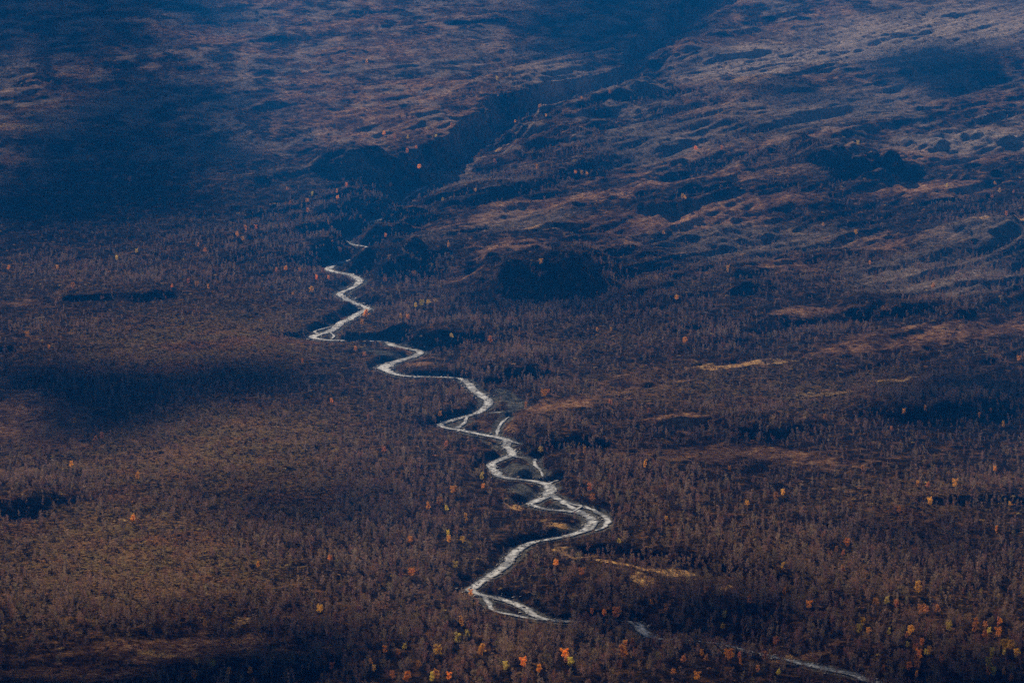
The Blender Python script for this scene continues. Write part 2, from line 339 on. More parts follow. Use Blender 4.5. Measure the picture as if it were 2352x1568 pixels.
# ------------------------------------------------------------------ node helpers
def mat(name):
    m = bpy.data.materials.new(name); m.use_nodes = True
    nt = m.node_tree; nt.nodes.clear()
    return m, nt
def N(nt, t, **kw):
    n = nt.nodes.new(t)
    for k, v in kw.items():
        if k in n.inputs: n.inputs[k].default_value = v
        else: setattr(n, k, v)
    return n
def noise_n(nt, co, scale, detail=4, rough=0.6, vec_scale=None):
    n = N(nt, 'ShaderNodeTexNoise'); n.inputs['Scale'].default_value = scale
    n.inputs['Detail'].default_value = detail; n.inputs['Roughness'].default_value = rough
    if vec_scale:
        mp = N(nt, 'ShaderNodeMapping'); mp.inputs['Scale'].default_value = vec_scale
        nt.links.new(co, mp.inputs['Vector']); co = mp.outputs[0]
    nt.links.new(co, n.inputs['Vector']); return n.outputs['Fac']
def ramp(nt, fac, stops):
    r = N(nt, 'ShaderNodeValToRGB'); e = r.color_ramp.elements
    while len(e) > 1: e.remove(e[0])
    e[0].position = stops[0][0]; e[0].color = (*stops[0][1], 1) if not isinstance(stops[0][1], float) else (stops[0][1],) * 3 + (1,)
    for p, c in stops[1:]:
        x = e.new(p); x.color = (*c, 1) if not isinstance(c, float) else (c, c, c, 1)
    nt.links.new(fac, r.inputs[0]); return r.outputs[0]
def mix(nt, f, a, b, mode='MIX'):
    m = N(nt, 'ShaderNodeMix'); m.data_type = 'RGBA'; m.blend_type = mode
    for s, v in ((m.inputs[0], f), (m.inputs[6], a), (m.inputs[7], b)):
        if isinstance(v, bpy.types.NodeSocket): nt.links.new(v, s)
        else: s.default_value = v if not isinstance(v, tuple) else (*v, 1)
    return m.outputs[2]
def math_n(nt, op, a, b=None, clamp=False):
    m = N(nt, 'ShaderNodeMath', operation=op); m.use_clamp = clamp
    for s, v in zip(m.inputs, (a, b)):
        if v is None: continue
        if isinstance(v, bpy.types.NodeSocket): nt.links.new(v, s)
        else: s.default_value = v
    return m.outputs[0]

# ground material
gm, nt = mat('ground')
geo = N(nt, 'ShaderNodeNewGeometry'); P = geo.outputs['Position']
att = N(nt, 'ShaderNodeAttribute', attribute_name='cover')
sep = N(nt, 'ShaderNodeSeparateColor'); nt.links.new(att.outputs['Color'], sep.inputs[0])
H_, S_, G_ = sep.outputs[0], sep.outputs[1], sep.outputs[2]; F_ = att.outputs['Alpha']
fine = noise_n(nt, P, 0.55, 5, 0.7)
med = noise_n(nt, P, 0.14, 5, 0.65)
big = noise_n(nt, P, 0.02, 4, 0.6)
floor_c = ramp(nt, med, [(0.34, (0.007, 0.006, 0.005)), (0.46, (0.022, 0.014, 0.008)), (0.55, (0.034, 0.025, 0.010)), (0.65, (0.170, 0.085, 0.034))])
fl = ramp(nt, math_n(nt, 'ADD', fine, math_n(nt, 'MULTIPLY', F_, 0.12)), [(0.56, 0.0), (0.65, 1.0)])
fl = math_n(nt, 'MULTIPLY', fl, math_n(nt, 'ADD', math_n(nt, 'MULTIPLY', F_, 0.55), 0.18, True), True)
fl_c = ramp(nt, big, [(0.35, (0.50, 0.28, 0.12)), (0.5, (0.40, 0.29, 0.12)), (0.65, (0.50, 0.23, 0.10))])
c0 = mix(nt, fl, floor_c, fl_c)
heath_c = ramp(nt, noise_n(nt, P, 0.35, 6, 0.72), [(0.36, (0.05, 0.022, 0.014)), (0.46, (0.29, 0.140, 0.070)), (0.55, (0.52, 0.290, 0.135)), (0.66, (0.70, 0.49, 0.25))])
hv = noise_n(nt, P, 1.0, 4, 0.6, (0.05, 0.022, 0.05))
heath_c = mix(nt, 1.0, heath_c, ramp(nt, hv, [(0.36, 0.32), (0.52, 0.85), (0.66, 1.15)]), 'MULTIPLY')
hm_ = ramp(nt, math_n(nt, 'ADD', math_n(nt, 'MULTIPLY', H_, 0.45), math_n(nt, 'MULTIPLY', med, 0.9)), [(0.56, 0.0), (0.84, 1.0)])
c1 = mix(nt, hm_, c0, heath_c)
straw_c = ramp(nt, fine, [(0.36, (0.22, 0.10, 0.035)), (0.48, (0.62, 0.34, 0.11)), (0.62, (0.86, 0.60, 0.25))])
sm = ramp(nt, math_n(nt, 'ADD', math_n(nt, 'MULTIPLY', S_, 0.8), math_n(nt, 'MULTIPLY', fine, 0.6)), [(0.55, 0.0), (0.72, 1.0)])
c2 = mix(nt, sm, c1, straw_c)
att2 = N(nt, 'ShaderNodeAttribute', attribute_name='cover_pale_sunlit')
pm = ramp(nt, math_n(nt, 'ADD', math_n(nt, 'MULTIPLY', att2.outputs['Fac'], 0.7), math_n(nt, 'MULTIPLY', fine, 0.6)), [(0.48, 0.0), (0.74, 1.0)])
c2 = mix(nt, pm, c2, ramp(nt, med, [(0.35, (0.30, 0.235, 0.19)), (0.6, (0.54, 0.43, 0.34))]))
grav_c = ramp(nt, noise_n(nt, P, 0.35, 6, 0.75), [(0.36, (0.035, 0.040, 0.036)), (0.50, (0.10, 0.105, 0.09)), (0.64, (0.30, 0.28, 0.23))])
gmask = ramp(nt, math_n(nt, 'ADD', math_n(nt, 'MULTIPLY', G_, 0.8), math_n(nt, 'MULTIPLY', med, 0.5)), [(0.50, 0.0), (0.70, 1.0)])
c3 = mix(nt, gmask, c2, grav_c)
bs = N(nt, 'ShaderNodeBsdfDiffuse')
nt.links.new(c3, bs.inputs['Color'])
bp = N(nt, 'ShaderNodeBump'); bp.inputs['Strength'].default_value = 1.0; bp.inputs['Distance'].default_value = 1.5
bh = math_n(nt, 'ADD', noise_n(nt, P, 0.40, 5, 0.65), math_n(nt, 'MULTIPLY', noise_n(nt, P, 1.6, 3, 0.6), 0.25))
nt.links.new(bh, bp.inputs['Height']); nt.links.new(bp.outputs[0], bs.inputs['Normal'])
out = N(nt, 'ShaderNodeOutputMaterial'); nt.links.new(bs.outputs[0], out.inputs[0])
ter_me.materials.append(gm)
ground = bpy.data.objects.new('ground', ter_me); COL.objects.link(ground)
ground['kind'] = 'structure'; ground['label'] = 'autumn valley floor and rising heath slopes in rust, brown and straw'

# ------------------------------------------------------------------ water
wm, nt = mat('river_water')
geo = N(nt, 'ShaderNodeNewGeometry'); P = geo.outputs['Position']
foam_glint = noise_n(nt, P, 0.24, 6, 0.72)
fm = ramp(nt, foam_glint, [(0.44, 0.0), (0.54, 1.0)])
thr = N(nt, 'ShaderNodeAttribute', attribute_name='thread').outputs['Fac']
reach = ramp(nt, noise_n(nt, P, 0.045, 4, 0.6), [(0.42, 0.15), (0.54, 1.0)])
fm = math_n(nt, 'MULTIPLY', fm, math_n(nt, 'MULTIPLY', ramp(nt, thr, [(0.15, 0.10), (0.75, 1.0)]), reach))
cw = mix(nt, fm, (0.030, 0.050, 0.068), (0.68, 0.76, 0.84))  # sun glints and white water painted mid-stream as one pale colour
b = N(nt, 'ShaderNodeBsdfPrincipled'); b.inputs['IOR'].default_value = 1.33; b.inputs['Specular IOR Level'].default_value = 0.07
nt.links.new(cw, b.inputs['Base Color'])
rr = ramp(nt, fm, [(0.0, 0.36), (1.0, 0.7)]); nt.links.new(rr, b.inputs['Roughness'])
bp = N(nt, 'ShaderNodeBump'); bp.inputs['Strength'].default_value = 0.5; bp.inputs['Distance'].default_value = 0.4
nt.links.new(noise_n(nt, P, 0.7, 3, 0.55), bp.inputs['Height']); nt.links.new(bp.outputs[0], b.inputs['Normal'])
o = N(nt, 'ShaderNodeOutputMaterial'); nt.links.new(b.outputs[0], o.inputs[0])

verts, faces = [], []
def water_strip(p, lift, seed):
    q = p[:, :2]; t = np.gradient(q, axis=0); t /= np.maximum(np.hypot(t[:, 0], t[:, 1]), 1e-6)[:, None]
    n = np.stack([-t[:, 1], t[:, 0]], 1)
    s = np.cumsum(np.r_[0, np.hypot(*np.diff(q, axis=0).T)])
    am = 0.75 if seed == 1 else 1.8
    a = np.maximum(0.02, 1 + am * fbm(s / 9, s * 0 + seed, seed, 3)); c = np.maximum(0.02, 1 + am * fbm(s / 9, s * 0 + seed + 7, seed + 3, 3))
    k0 = len(verts); z = L_of(q[:, 1]) + lift
    for i in range(len(q)):
        for f in (-1, -0.3, 0.3, 1):
            w = p[i, 2] / 2 * f * (a[i] if f < 0 else c[i]) * 1.08
            verts.append((q[i, 0] + n[i, 0] * w, q[i, 1] + n[i, 1] * w, z[i]))
    for i in range(len(q) - 1):
        for k in range(3):
            e = k0 + i * 4 + k; faces.append((e, e + 1, e + 5, e + 4))
water_strip(MAINW, 0.0, 1)
for i, p in enumerate(SIDEW): water_strip(p, 0.02 * (i + 1), 10 + i)
me = bpy.data.meshes.new('river_water'); me.from_pydata(verts, [], faces); me.materials.append(wm)
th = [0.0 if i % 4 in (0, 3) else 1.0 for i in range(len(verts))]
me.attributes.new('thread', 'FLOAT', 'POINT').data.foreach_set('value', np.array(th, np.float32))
water = bpy.data.objects.new('river_water', me); COL.objects.link(water)
water['kind'] = 'structure'; water['label'] = 'pale glinting mountain river winding down the valley'

# ------------------------------------------------------------------ trees
def bark_mat(name, c1, c2, tr=0.0, var=0.35, hue=0.03):
    m, nt = mat(name)
    oi = N(nt, 'ShaderNodeObjectInfo'); rnd = oi.outputs['Random']
    c = mix(nt, rnd, c1, c2)
    hs = N(nt, 'ShaderNodeHueSaturation')
    r2 = math_n(nt, 'FRACT', math_n(nt, 'MULTIPLY', rnd, 37.3)); r3 = math_n(nt, 'FRACT', math_n(nt, 'MULTIPLY', rnd, 91.7))
    nt.links.new(math_n(nt, 'ADD', math_n(nt, 'MULTIPLY', r2, var * 2), 1 - var), hs.inputs['Value'])
    nt.links.new(math_n(nt, 'ADD', math_n(nt, 'MULTIPLY', r3, hue * 2), 0.5 - hue), hs.inputs['Hue'])
    nt.links.new(c, hs.inputs['Color'])
    d = N(nt, 'ShaderNodeBsdfDiffuse'); nt.links.new(hs.outputs[0], d.inputs[0]); s = d.outputs[0]
    if tr > 0:
        t = N(nt, 'ShaderNodeBsdfTranslucent'); nt.links.new(hs.outputs[0], t.inputs[0])
        ms = N(nt, 'ShaderNodeMixShader'); ms.inputs[0].default_value = tr
        nt.links.new(s, ms.inputs[1]); nt.links.new(t.outputs[0], ms.inputs[2]); s = ms.outputs[0]
    o = N(nt, 'ShaderNodeOutputMaterial'); nt.links.new(s, o.inputs[0]); return m
M_bark = bark_mat('birch_bark', (0.46, 0.40, 0.34), (0.30, 0.24, 0.19))
M_twig = bark_mat('bare_twigs', (0.36, 0.255, 0.19), (0.27, 0.17, 0.11), 0.4)
M_rust = bark_mat('rusty_leaf_remains', (0.34, 0.13, 0.05), (0.22, 0.10, 0.06), 0.45)
M_olive = bark_mat('olive_leaves', (0.22, 0.18, 0.05), (0.30, 0.18, 0.06), 0.45)
M_orange = bark_mat('orange_leaves', (0.92, 0.40, 0.05), (0.80, 0.38, 0.07), 0.5, 0.38, 0.012)
M_amber = bark_mat('amber_leaves', (0.94, 0.56, 0.09), (0.80, 0.42, 0.08), 0.5, 0.35, 0.012)
M_yellow = bark_mat('yellow_leaves', (0.85, 0.66, 0.12), (0.62, 0.48, 0.12), 0.5, 0.35, 0.012)
M_russet = bark_mat('russet_leaves', (0.66, 0.27, 0.09), (0.52, 0.26, 0.10), 0.5, 0.35, 0.012)

class MB:
    def __init__(s): s.v = []; s.f = []
    def tube(s, a, b, ra, rb, n=4):
        a = Vector(a); b = Vector(b); d = (b - a).normalized()
        u = d.orthogonal().normalized(); w = d.cross(u); k = len(s.v)
        for p, r in ((a, ra), (b, rb)):
            for i in range(n):
                t = 2 * math.pi * i / n; s.v.append(tuple(p + (u * math.cos(t) + w * math.sin(t)) * r))
        for i in range(n):
            j = (i + 1) % n; s.f.append((k + i, k + j, k + n + j, k + n + i))
    def blade(s, a, b, w, rnd):
        a = Vector(a); b = Vector(b); d = b - a
        u = d.cross(Vector((rnd.uniform(-1, 1), rnd.uniform(-1, 1), rnd.uniform(-1, 1)))).normalized() * w
        k = len(s.v); s.v += [tuple(a - u), tuple(a + u), tuple(b)]; s.f.append((k, k + 1, k + 2))
    def leaf(s, c, r, rnd):
        c = Vector(c); n = Vector((rnd.gauss(0, 1), rnd.gauss(0, 1), rnd.gauss(0, 1))).normalized()
        u = n.orthogonal().normalized(); w = n.cross(u); k = len(s.v); a0 = rnd.uniform(0, 6.28)
        for i in range(4):
            t = a0 + i * math.pi / 2; q = r * (1 if i % 2 else 0.62)
            s.v.append(tuple(c + (u * math.cos(t) + w * math.sin(t)) * q))
        s.f.append((k, k + 1, k + 2, k + 3))
    def mesh(s, name, m):
        me = bpy.data.meshes.new(name); me.from_pydata(s.v, [], s.f); me.materials.append(m); return me

def skeleton(rnd, h, spread, stems):
    """trunks and limbs; returns trunk mesh builder and limb end points"""
    T = MB(); tips = []
    for k in range(stems):
        a = rnd.uniform(0, 6.28); lean = 0.04 if stems == 1 else 0.16
        p = Vector((math.cos(a) * 0.12 * (stems > 1), math.sin(a) * 0.12 * (stems > 1), -0.25)); n = 5
        d = Vector((math.cos(a) * lean, math.sin(a) * lean, 1)).normalized(); r = 0.10 * h / 6
        for i in range(n):
            q = p + d * (h * (0.92 + 0.04 * k) / n); d = (d + Vector((rnd.uniform(-.13, .13), rnd.uniform(-.13, .13), 0.05))).normalized()
            r2 = r * 0.72; T.tube(p, q, r, r2, 5)
            if i > 0:
                for _ in range(3 if stems == 1 else 2):
                    t = rnd.random(); o = p.lerp(q, t); an = rnd.uniform(0, 6.28)
                    L = spread * (0.55 + 0.6 * rnd.random()) * (1.15 - 0.17 * i)
                    e = o + Vector((math.cos(an), math.sin(an), rnd.uniform(0.5, 1.1))).normalized() * L
                    T.tube(o, e, r2 * 0.55, 0.012, 3); tips.append((o, e))
            p, r = q, r2
        tips.append((p - d * 0.6, p + d * 0.5))
    return T, tips

def bare_tree(seed, h, spread, stems, twigs, w=0.030):
    rnd = random.Random(seed); T, tips = skeleton(rnd, h, spread, stems); C = MB()
    for _ in range(twigs):
        o, e = rnd.choice(tips); a = o.lerp(e, rnd.uniform(0.25, 1.05))
        out = (e - o).normalized()
        d = Vector((rnd.gauss(0, .55), rnd.gauss(0, .55), rnd.uniform(0.1, 1.3))) + out * 0.6
        C.blade(a, a + d.normalized() * rnd.uniform(0.5, 1.15), w, rnd)
    return T, C

def leafy_tree(seed, h, spread, stems, leaves, size=0.15, low=0.3, clump=0.42):
    rnd = random.Random(seed); T, tips = skeleton(rnd, h, spread, stems); C = MB()
    cl = []
    for o, e in tips:
        cl.append((e, clump * rnd.uniform(0.7, 1.5))); cl.append((o.lerp(e, 0.55), clump * rnd.uniform(0.6, 1.2)))
    cl += [(Vector((rnd.gauss(0, spread * .28), rnd.gauss(0, spread * .28), h * rnd.uniform(.35, .92))), clump * 1.25) for _ in range(12)]
    cl = [(c, r) for c, r in cl if c.z > h * low and rnd.random() < 0.9]
    for _ in range(leaves):
        c, r = rnd.choice(cl); g = Vector((rnd.gauss(0, 1), rnd.gauss(0, 1), rnd.gauss(0, 1))).normalized() * r * rnd.random() ** 0.4
        C.leaf(c + g, size * rnd.uniform(0.7, 1.3), rnd)
    return T, C

# --- where trees may stand
RIV_MASK = np.zeros((1700, 2352), bool)
for p in [MAINW[~HID]] + SIDEW:
    zz = L_of(p[:, 1])
    for f in np.linspace(-1.1, 1.1, 7):
        for ax in (0, 1):
            qx = p[:, 0] + (p[:, 2] / 2 * f if ax == 0 else 0); qy = p[:, 1] + (p[:, 2] / 2 * f if ax else 0)
            u, v = to_px(qx, qy, zz); u = np.round(u).astype(int); v = np.round(v).astype(int)
            for du in (-1, 0, 1):
                ok = (u + du >= 0) & (u + du < 2352) & (v >= 0) & (v < 1700); RIV_MASK[v[ok], (u + du)[ok]] = True
RC = np.cumsum(RIV_MASK, 0)
def hides_river(u, v, hp):
    ui = np.clip(u.astype(int), 0, 2351); a = np.clip(v.astype(int), 0, 1699); b_ = np.clip((v - hp).astype(int), 0, 1699)
    return (RC[a, ui] - RC[b_, ui]) > 0

def sample(M, x, y):
    i = np.clip(np.searchsorted(XS, x), 0, NX - 1); j = np.clip(np.searchsorted(YS, y), 0, NY - 1); return M[j, i]
# thin and thick woods over the photo: (u, v, ru, rv, density)
WOOD = [(200,1380,500,90,.85),(900,1250,260,200,.95),(1150,1480,600,120,1),(1900,1300,600,130,1),(2100,1480,400,110,1),(1500,1360,300,70,1),(1500,1150,300,90,.9),(2200,1120,250,70,.8),(120,1110,180,50,.95),(1000,930,160,60,.9),(150,620,300,40,.85),(520,560,300,60,.8),(400,640,260,30,.9),
 (1000,720,170,60,.9),(1250,720,260,60,.85),(1180,830,160,50,.95),(1130,770,130,30,.9),(1500,730,200,60,.75),(1900,640,260,50,.75),(1600,780,220,50,.75),(2200,640,200,60,.8),(2250,500,140,50,.8),(1900,770,180,30,.85),(2150,720,120,26,.9),(2200,930,260,50,.95),(1650,990,260,30,.9),
 (850,470,130,40,.8),(800,540,130,60,.85),(700,640,160,60,.8),(720,500,140,40,.7),(1200,400,160,40,.8),(1050,420,80,40,.8),(1300,350,130,40,.7),(1120,240,160,40,.75),(1250,230,120,30,.7),(420,180,120,20,.6),(150,280,130,14,.7),(1650,250,200,60,.7),(1750,380,160,30,.7),(1700,330,160,20,.6),(1100,860,80,30,.95),(1300,900,130,30,.9),(1000,640,100,40,.8),
 (1250,980,100,40,.85),(700,1450,300,100,1),(600,1250,200,80,.8),(150,760,150,30,.8),(450,830,200,20,.6),(850,1080,250,100,.8),(1850,90,200,30,.5),(1950,460,90,20,.6),(1400,660,160,40,.8),(250,850,250,40,.6),(300,900,200,50,.7),(1430,1080,160,70,.95)]
def wood_density(x, y):
    z = base(x, y); u, v = to_px(x, y, z)
    n = fbm(x / 28, y / 45, 81, 4)
    uu = u + 40 * n; vv = v + 14 * n
    d = 0.05 + 0.12 * sstep((v - 380) / 250) + 0.25 * sstep((v - 560) / 500)
    for (cu, cv, ru, rv, k) in WOOD:
        d = np.maximum(d, k * np.exp(-(((uu - cu) / ru) ** 2 + ((vv - cv) / rv) ** 2) ** 1.5))
    d = d + 0.45 * n
    h = sample(M_heath, x, y); s = sample(M_straw, x, y); g = sample(M_gravel, x, y)
    return np.clip(d, 0.03, 1) * (1 - 0.93 * np.clip(h * 1.35 - 0.1, 0, 1)) * (1 - 0.9 * np.clip(s, 0, 1)) * (1 - np.clip(g * 1.6, 0, 1))

def in_view(x, y, m=1.12):
    return (np.abs(x) < y * 1176 / FPX * m + 12)
NT = 250000
yy = RNG.uniform(1640, 5000, NT * 2); xx = RNG.uniform(-560, 560, NT * 2)
k = in_view(xx, yy); xx, yy = xx[k], yy[k]
dens = wood_density(xx, yy)
zz = ground_z(xx, yy); uu, vv = to_px(xx, yy, zz)
hh = (5.2 + 1.7 * RNG.normal(0, 0.5, len(xx))) * (0.72 + 0.38 * np.clip(dens, 0, 1)); hh *= 0.54 + 0.28 * sstep((vv - 350) / 1150); hh = np.clip(hh, 1.6, 7.5)
hp = hh * FPX / yy
keep = RNG.random(len(xx)) < dens * 0.62
keep &= ~(hides_river(uu, vv, hp * 0.92) & (RNG.random(len(xx)) < 0.93))
keep &= sample(dist, xx, yy) > 1.6
xx, yy, hh = xx[keep], yy[keep], hh[keep]
_q = MAINW[HID & (_pu > 1305) & (_pu < 2250)]           # alders and birches crowd the bank where the stream slips out of sight
_q = np.repeat(_q, 3, 0); _m = len(_q)
xx = np.r_[xx, _q[:, 0] + RNG.uniform(-2.5, 2.5, _m)]; yy = np.r_[yy, _q[:, 1] - RNG.uniform(2.2, 8.0, _m)]; hh = np.r_[hh, RNG.uniform(3.4, 5.6, _m)]
zz = ground_z(xx, yy); uu, vv = to_px(xx, yy, zz); hp = hh * FPX / yy
print('trees', len(xx))

# --- scattering: one object per mass, its plants instanced on its own points
def join(name, parts):
    me = bpy.data.meshes.new(name); v = []; f = []; mi = []; ms = []
    for k, (b_, m) in enumerate(parts):
        o = len(v); v += b_.v; f += [tuple(i + o for i in q) for q in b_.f]; mi += [k] * len(b_.f); ms.append(m)
    me.from_pydata(v, [], f)
    for m in ms: me.materials.append(m)
    me.polygons.foreach_set('material_index', mi); return me

def scatter(name, label, pos, scl, rot, idx, meshes):
    col = bpy.data.collections.new(name + '_kinds')
    for i, me in enumerate(meshes): col.objects.link(bpy.data.objects.new('%s_%02d' % (name, i), me))
    me = bpy.data.meshes.new(name); me.vertices.add(len(pos)); me.vertices.foreach_set('co', np.asarray(pos, np.float32).ravel())
    for nm, ty, a in (('siz', 'FLOAT_VECTOR', scl), ('rot', 'FLOAT_VECTOR', rot)):
        me.attributes.new(nm, ty, 'POINT').data.foreach_set('vector', np.asarray(a, np.float32).ravel())
    me.attributes.new('idx', 'INT', 'POINT').data.foreach_set('value', np.asarray(idx, np.int32))
    ob = bpy.data.objects.new(name, me); COL.objects.link(ob)
    ng = bpy.data.node_groups.new(name, 'GeometryNodeTree')
    ng.interface.new_socket('Geometry', in_out='INPUT', socket_type='NodeSocketGeometry')
    ng.interface.new_socket('Geometry', in_out='OUTPUT', socket_type='NodeSocketGeometry')
    gi = ng.nodes.new('NodeGroupInput'); go = ng.nodes.new('NodeGroupOutput')
    ip = ng.nodes.new('GeometryNodeInstanceOnPoints'); ci = ng.nodes.new('GeometryNodeCollectionInfo')
    ci.inputs['Collection'].default_value = col; ci.inputs['Separate Children'].default_value = True; ci.inputs['Reset Children'].default_value = True
    ng.links.new(gi.outputs[0], ip.inputs['Points']); ng.links.new(ci.outputs[0], ip.inputs['Instance'])
    ip.inputs['Pick Instance'].default_value = True
    def attr(n, ty):
        a = ng.nodes.new('GeometryNodeInputNamedAttribute'); a.data_type = ty; a.inputs[0].default_value = n; return a.outputs[0]
    ng.links.new(attr('idx', 'INT'), ip.inputs['Instance Index'])
    ng.links.new(attr('rot', 'FLOAT_VECTOR'), ip.inputs['Rotation'])
    ng.links.new(attr('siz', 'FLOAT_VECTOR'), ip.inputs['Scale'])
    ng.links.new(ip.outputs[0], go.inputs[0])
    md = ob.modifiers.new('scatter', 'NODES'); md.node_group = ng
    ob['kind'] = 'stuff'; ob['label'] = label; return ob

KINDS = []
specs = [(1, 6.0, 0.9, 1), (2, 6.0, 1.1, 1), (3, 5.6, 1.2, 2), (4, 6.2, 0.8, 1), (5, 5.2, 1.4, 3), (6, 5.6, 1.3, 2)]
BARE = []
for i, (sd, h, sp, stn) in enumerate(specs):
    T, C = bare_tree(sd, h, sp, stn, 190, 0.038); BARE.append((T, C, h))
    KINDS.append((join('bare', [(T, M_bark), (C, M_twig)]), h))
for sd, h, sp, stn, m in ((11, 5.2, 1.5, 3, M_rust), (12, 5.4, 1.3, 2, M_rust), (13, 4.8, 1.5, 3, M_olive)):
    T, C = bare_tree(sd, h, sp, stn, 80, 0.03); T2, C2 = leafy_tree(sd, h, sp, stn, 170, 0.10)
    C2.v, C2.f = list(C2.v), list(C2.f)
    KINDS.append((join('tinted', [(T, M_bark), (C, M_twig), (C2, m)]), h))

# --- coloured birches read off the photograph: (u, v) of the crown, colour, build
# colours O orange, A amber, Y yellow, R russet; builds d rounded, n slender, b broad, s small
TREES = '''1071 1193 A n;1029 1225 Y s;1031 1242 A s;1063 1242 A d;1040 1127 O d;1109 1119 O s;1106 1095 Y s;1009 1155 R d;984 1164 O s;1026 1170 Y s;945 1318 O b;942 1242 O s;1081 1364 O d;1060 1430 A n;1051 1470 Y d;1074 1458 Y s;884 1493 O d;914 1500 O s;1006 1497 A b;1104 1498 O b;859 1537 A s;962 1528 A s;1202 1525 O d;1237 1538 O d;1297 1505 O d;1311 1523 Y d;1434 1486 A n;1433 1503 O b;1359 1410 O s;1387 1412 O d;1416 1412 O b;1277 1297 O s;1336 1317 R d;1481 1068 A n;1531 1195 A s;1422 1247 Y s;1354 1122 R d;1361 1147 R s;1046 1300 Y d;934 1558 O d;1031 1556 O d;902 1553 R d;1001 1553 R b;1497 1385 A s;1531 1398 R d
1676 1077 O s;2193 1113 A d;2286 1080 O s;2136 1155 A d;2320 1160 A s;2064 1173 O d;1716 1158 A s;1798 1133 A s;1781 1142 R d;2288 1217 O n;1945 1250 O d;1920 1263 R s;1936 1272 R s;1797 1303 A n;1936 1312 R s;1801 1359 O s;2106 1355 A b;1858 1392 O d;2036 1383 Y s;2115 1402 R d;2240 1432 O d;2293 1430 R n;2263 1438 R s;2293 1455 O d;2091 1450 A d;2041 1452 Y s;1995 1451 A d;2180 1442 Y d;2271 1452 Y s;2118 1478 R s;2133 1496 A d;2111 1505 O d;2105 1493 R d;2308 1484 A b;2321 1484 A d;2278 1500 Y s;2335 1504 A d;2085 1482 Y s;1700 1520 O n;1675 1508 O b;1621 1514 R s;1611 1502 O s;1741 1537 R d;1601 1556 O d;2278 1538 Y b;2270 1524 Y d;2163 1517 R d;2028 1538 R s;1788 1545 Y s;1663 1415 Y s;1660 1442 Y s;1621 1357 R d;1721 1380 R d;1973 1448 Y d;2011 1385 R s;2108 1113 A s;2131 1117 R s;1980 1077 R s
163 1069 A d;315 1095 O s;471 1435 A n;592 1298 O s;305 1193 O s;453 1520 A s;488 1528 Y s;525 1543 O s;575 1543 O s;448 1553 R s;735 1402 A s;762 1532 R d;758 1283 O s
63 770 A d;20 618 O s;131 616 A s;168 659 O d;113 798 O s;395 660 O s;452 655 O b;478 660 O n;432 648 R s;471 577 O s;455 566 R n;313 578 Y s;268 595 Y s;545 541 O d;565 528 O n;558 551 A s;588 524 O d;656 620 O s;635 622 O s;689 622 O s;727 640 O s;755 639 O s;715 668 A b;673 677 O s;763 565 O n;782 581 O n;695 832 O s;762 922 O s;235 1003 R s;219 1011 O s;172 970 A s;743 625 R d
886 543 O s;1030 564 A n;951 634 R d;884 645 R s;1242 605 A d;839 723 O b;969 698 Y b;983 696 Y d;954 703 Y s;1127 782 O d;1249 906 O b;1259 901 O s;1207 933 O n;1010 956 O s;1404 758 A s;1402 926 R s;1491 946 R s;1524 537 O s;817 803 O s;837 816 R s;1342 1039 A n;882 1035 R s;1024 1021 R s;1554 686 A s;991 753 R d;1037 776 Y s;921 728 A s;937 730 O s;831 743 A s;1242 1036 Y s;1372 758 A s
854 137 O s;842 143 A s;1106 203 O s;1142 182 Y s;1171 177 A s;1144 230 A d;1301 212 O d;1313 217 A d;1336 227 A s;1401 213 A s;1239 246 A s;1161 256 A s;1254 268 A s;1183 283 A s;1115 283 A d;1106 280 O n;981 296 Y s;1036 290 O s;882 308 O s;907 317 R s;1001 315 Y s;936 317 Y s;956 343 O s;936 348 R s;956 365 O s;931 383 O s;962 388 O d;1064 356 O s;1137 372 R s;1234 385 A s;1322 398 O s;1336 399 A s;1348 400 A s;1092 440 A s;896 428 O d;887 429 O s;874 429 O s;796 427 O s;1031 385 R s;1011 405 R s;947 405 R s;1567 453 A s;1017 462 Y s
1971 332 Y d;1598 343 O s;1658 342 R s;2285 423 A s;2295 440 A s;2328 443 R s;2176 428 Y s;2278 453 R s;2311 495 R s;1573 457 A s;1891 518 A s;1573 785 O d;1671 620 A n;1966 536 A d;1998 606 A s;2143 659 O s;2125 941 A d;2075 950 A s;2249 956 A n;2276 948 O n;2340 825 A d;2048 986 R s;2305 976 A s;1895 960 R s;2255 893 R s;298 415 R d;143 220 R s;666 469 O s;717 447 Y s;705 463 O s;773 442 O s;775 455 O s;707 487 O s;660 437 O s;755 515 O s;567 147 R s'''
TL = []
for it in TREES.replace('\n', ';').split(';'):
    a = it.split(); TL.append((float(a[0]), float(a[1]), a[2], a[3]))
rt = random.Random(21)
for _ in range(34):                                   # the mottled woods at the foot
    if rt.random() < 0.62: u, v = rt.gauss(2150, 130), rt.uniform(1370, 1560)
    else: u, v = rt.uniform(780, 1800), rt.uniform(1475, 1560)
    if 30 < u < 2335 and not (1780 < u < 2060 and v > 1490): TL.append((u, v, rt.choice('RRROAY'), rt.choice('ssd')))
BUILD = {'d': (5.8, 1.7, 2), 'n': (7.6, 1.05, 1), 'b': (6.8, 2.5, 3), 's': (4.6, 1.35, 2)}
LM = {'O': M_orange, 'A': M_amber, 'Y': M_yellow, 'R': M_russet}
LEAF = {}
for bk, (h, sp, stn) in BUILD.items():
    for var in (0, 1):
        n = {'d': 900, 'n': 800, 'b': 1500, 's': 560}[bk]
        T, C = leafy_tree(100 + ord(bk) * 3 + var, h, sp, stn, int(n * 1.05), 0.17, 0.22, 0.55)
        tm = T.mesh('trunk', M_bark)
        for ck, m in LM.items():
            c = MB(); c.v, c.f = C.v, C.f
            LEAF[bk, var, ck] = (tm, c.mesh('crown', m), h)
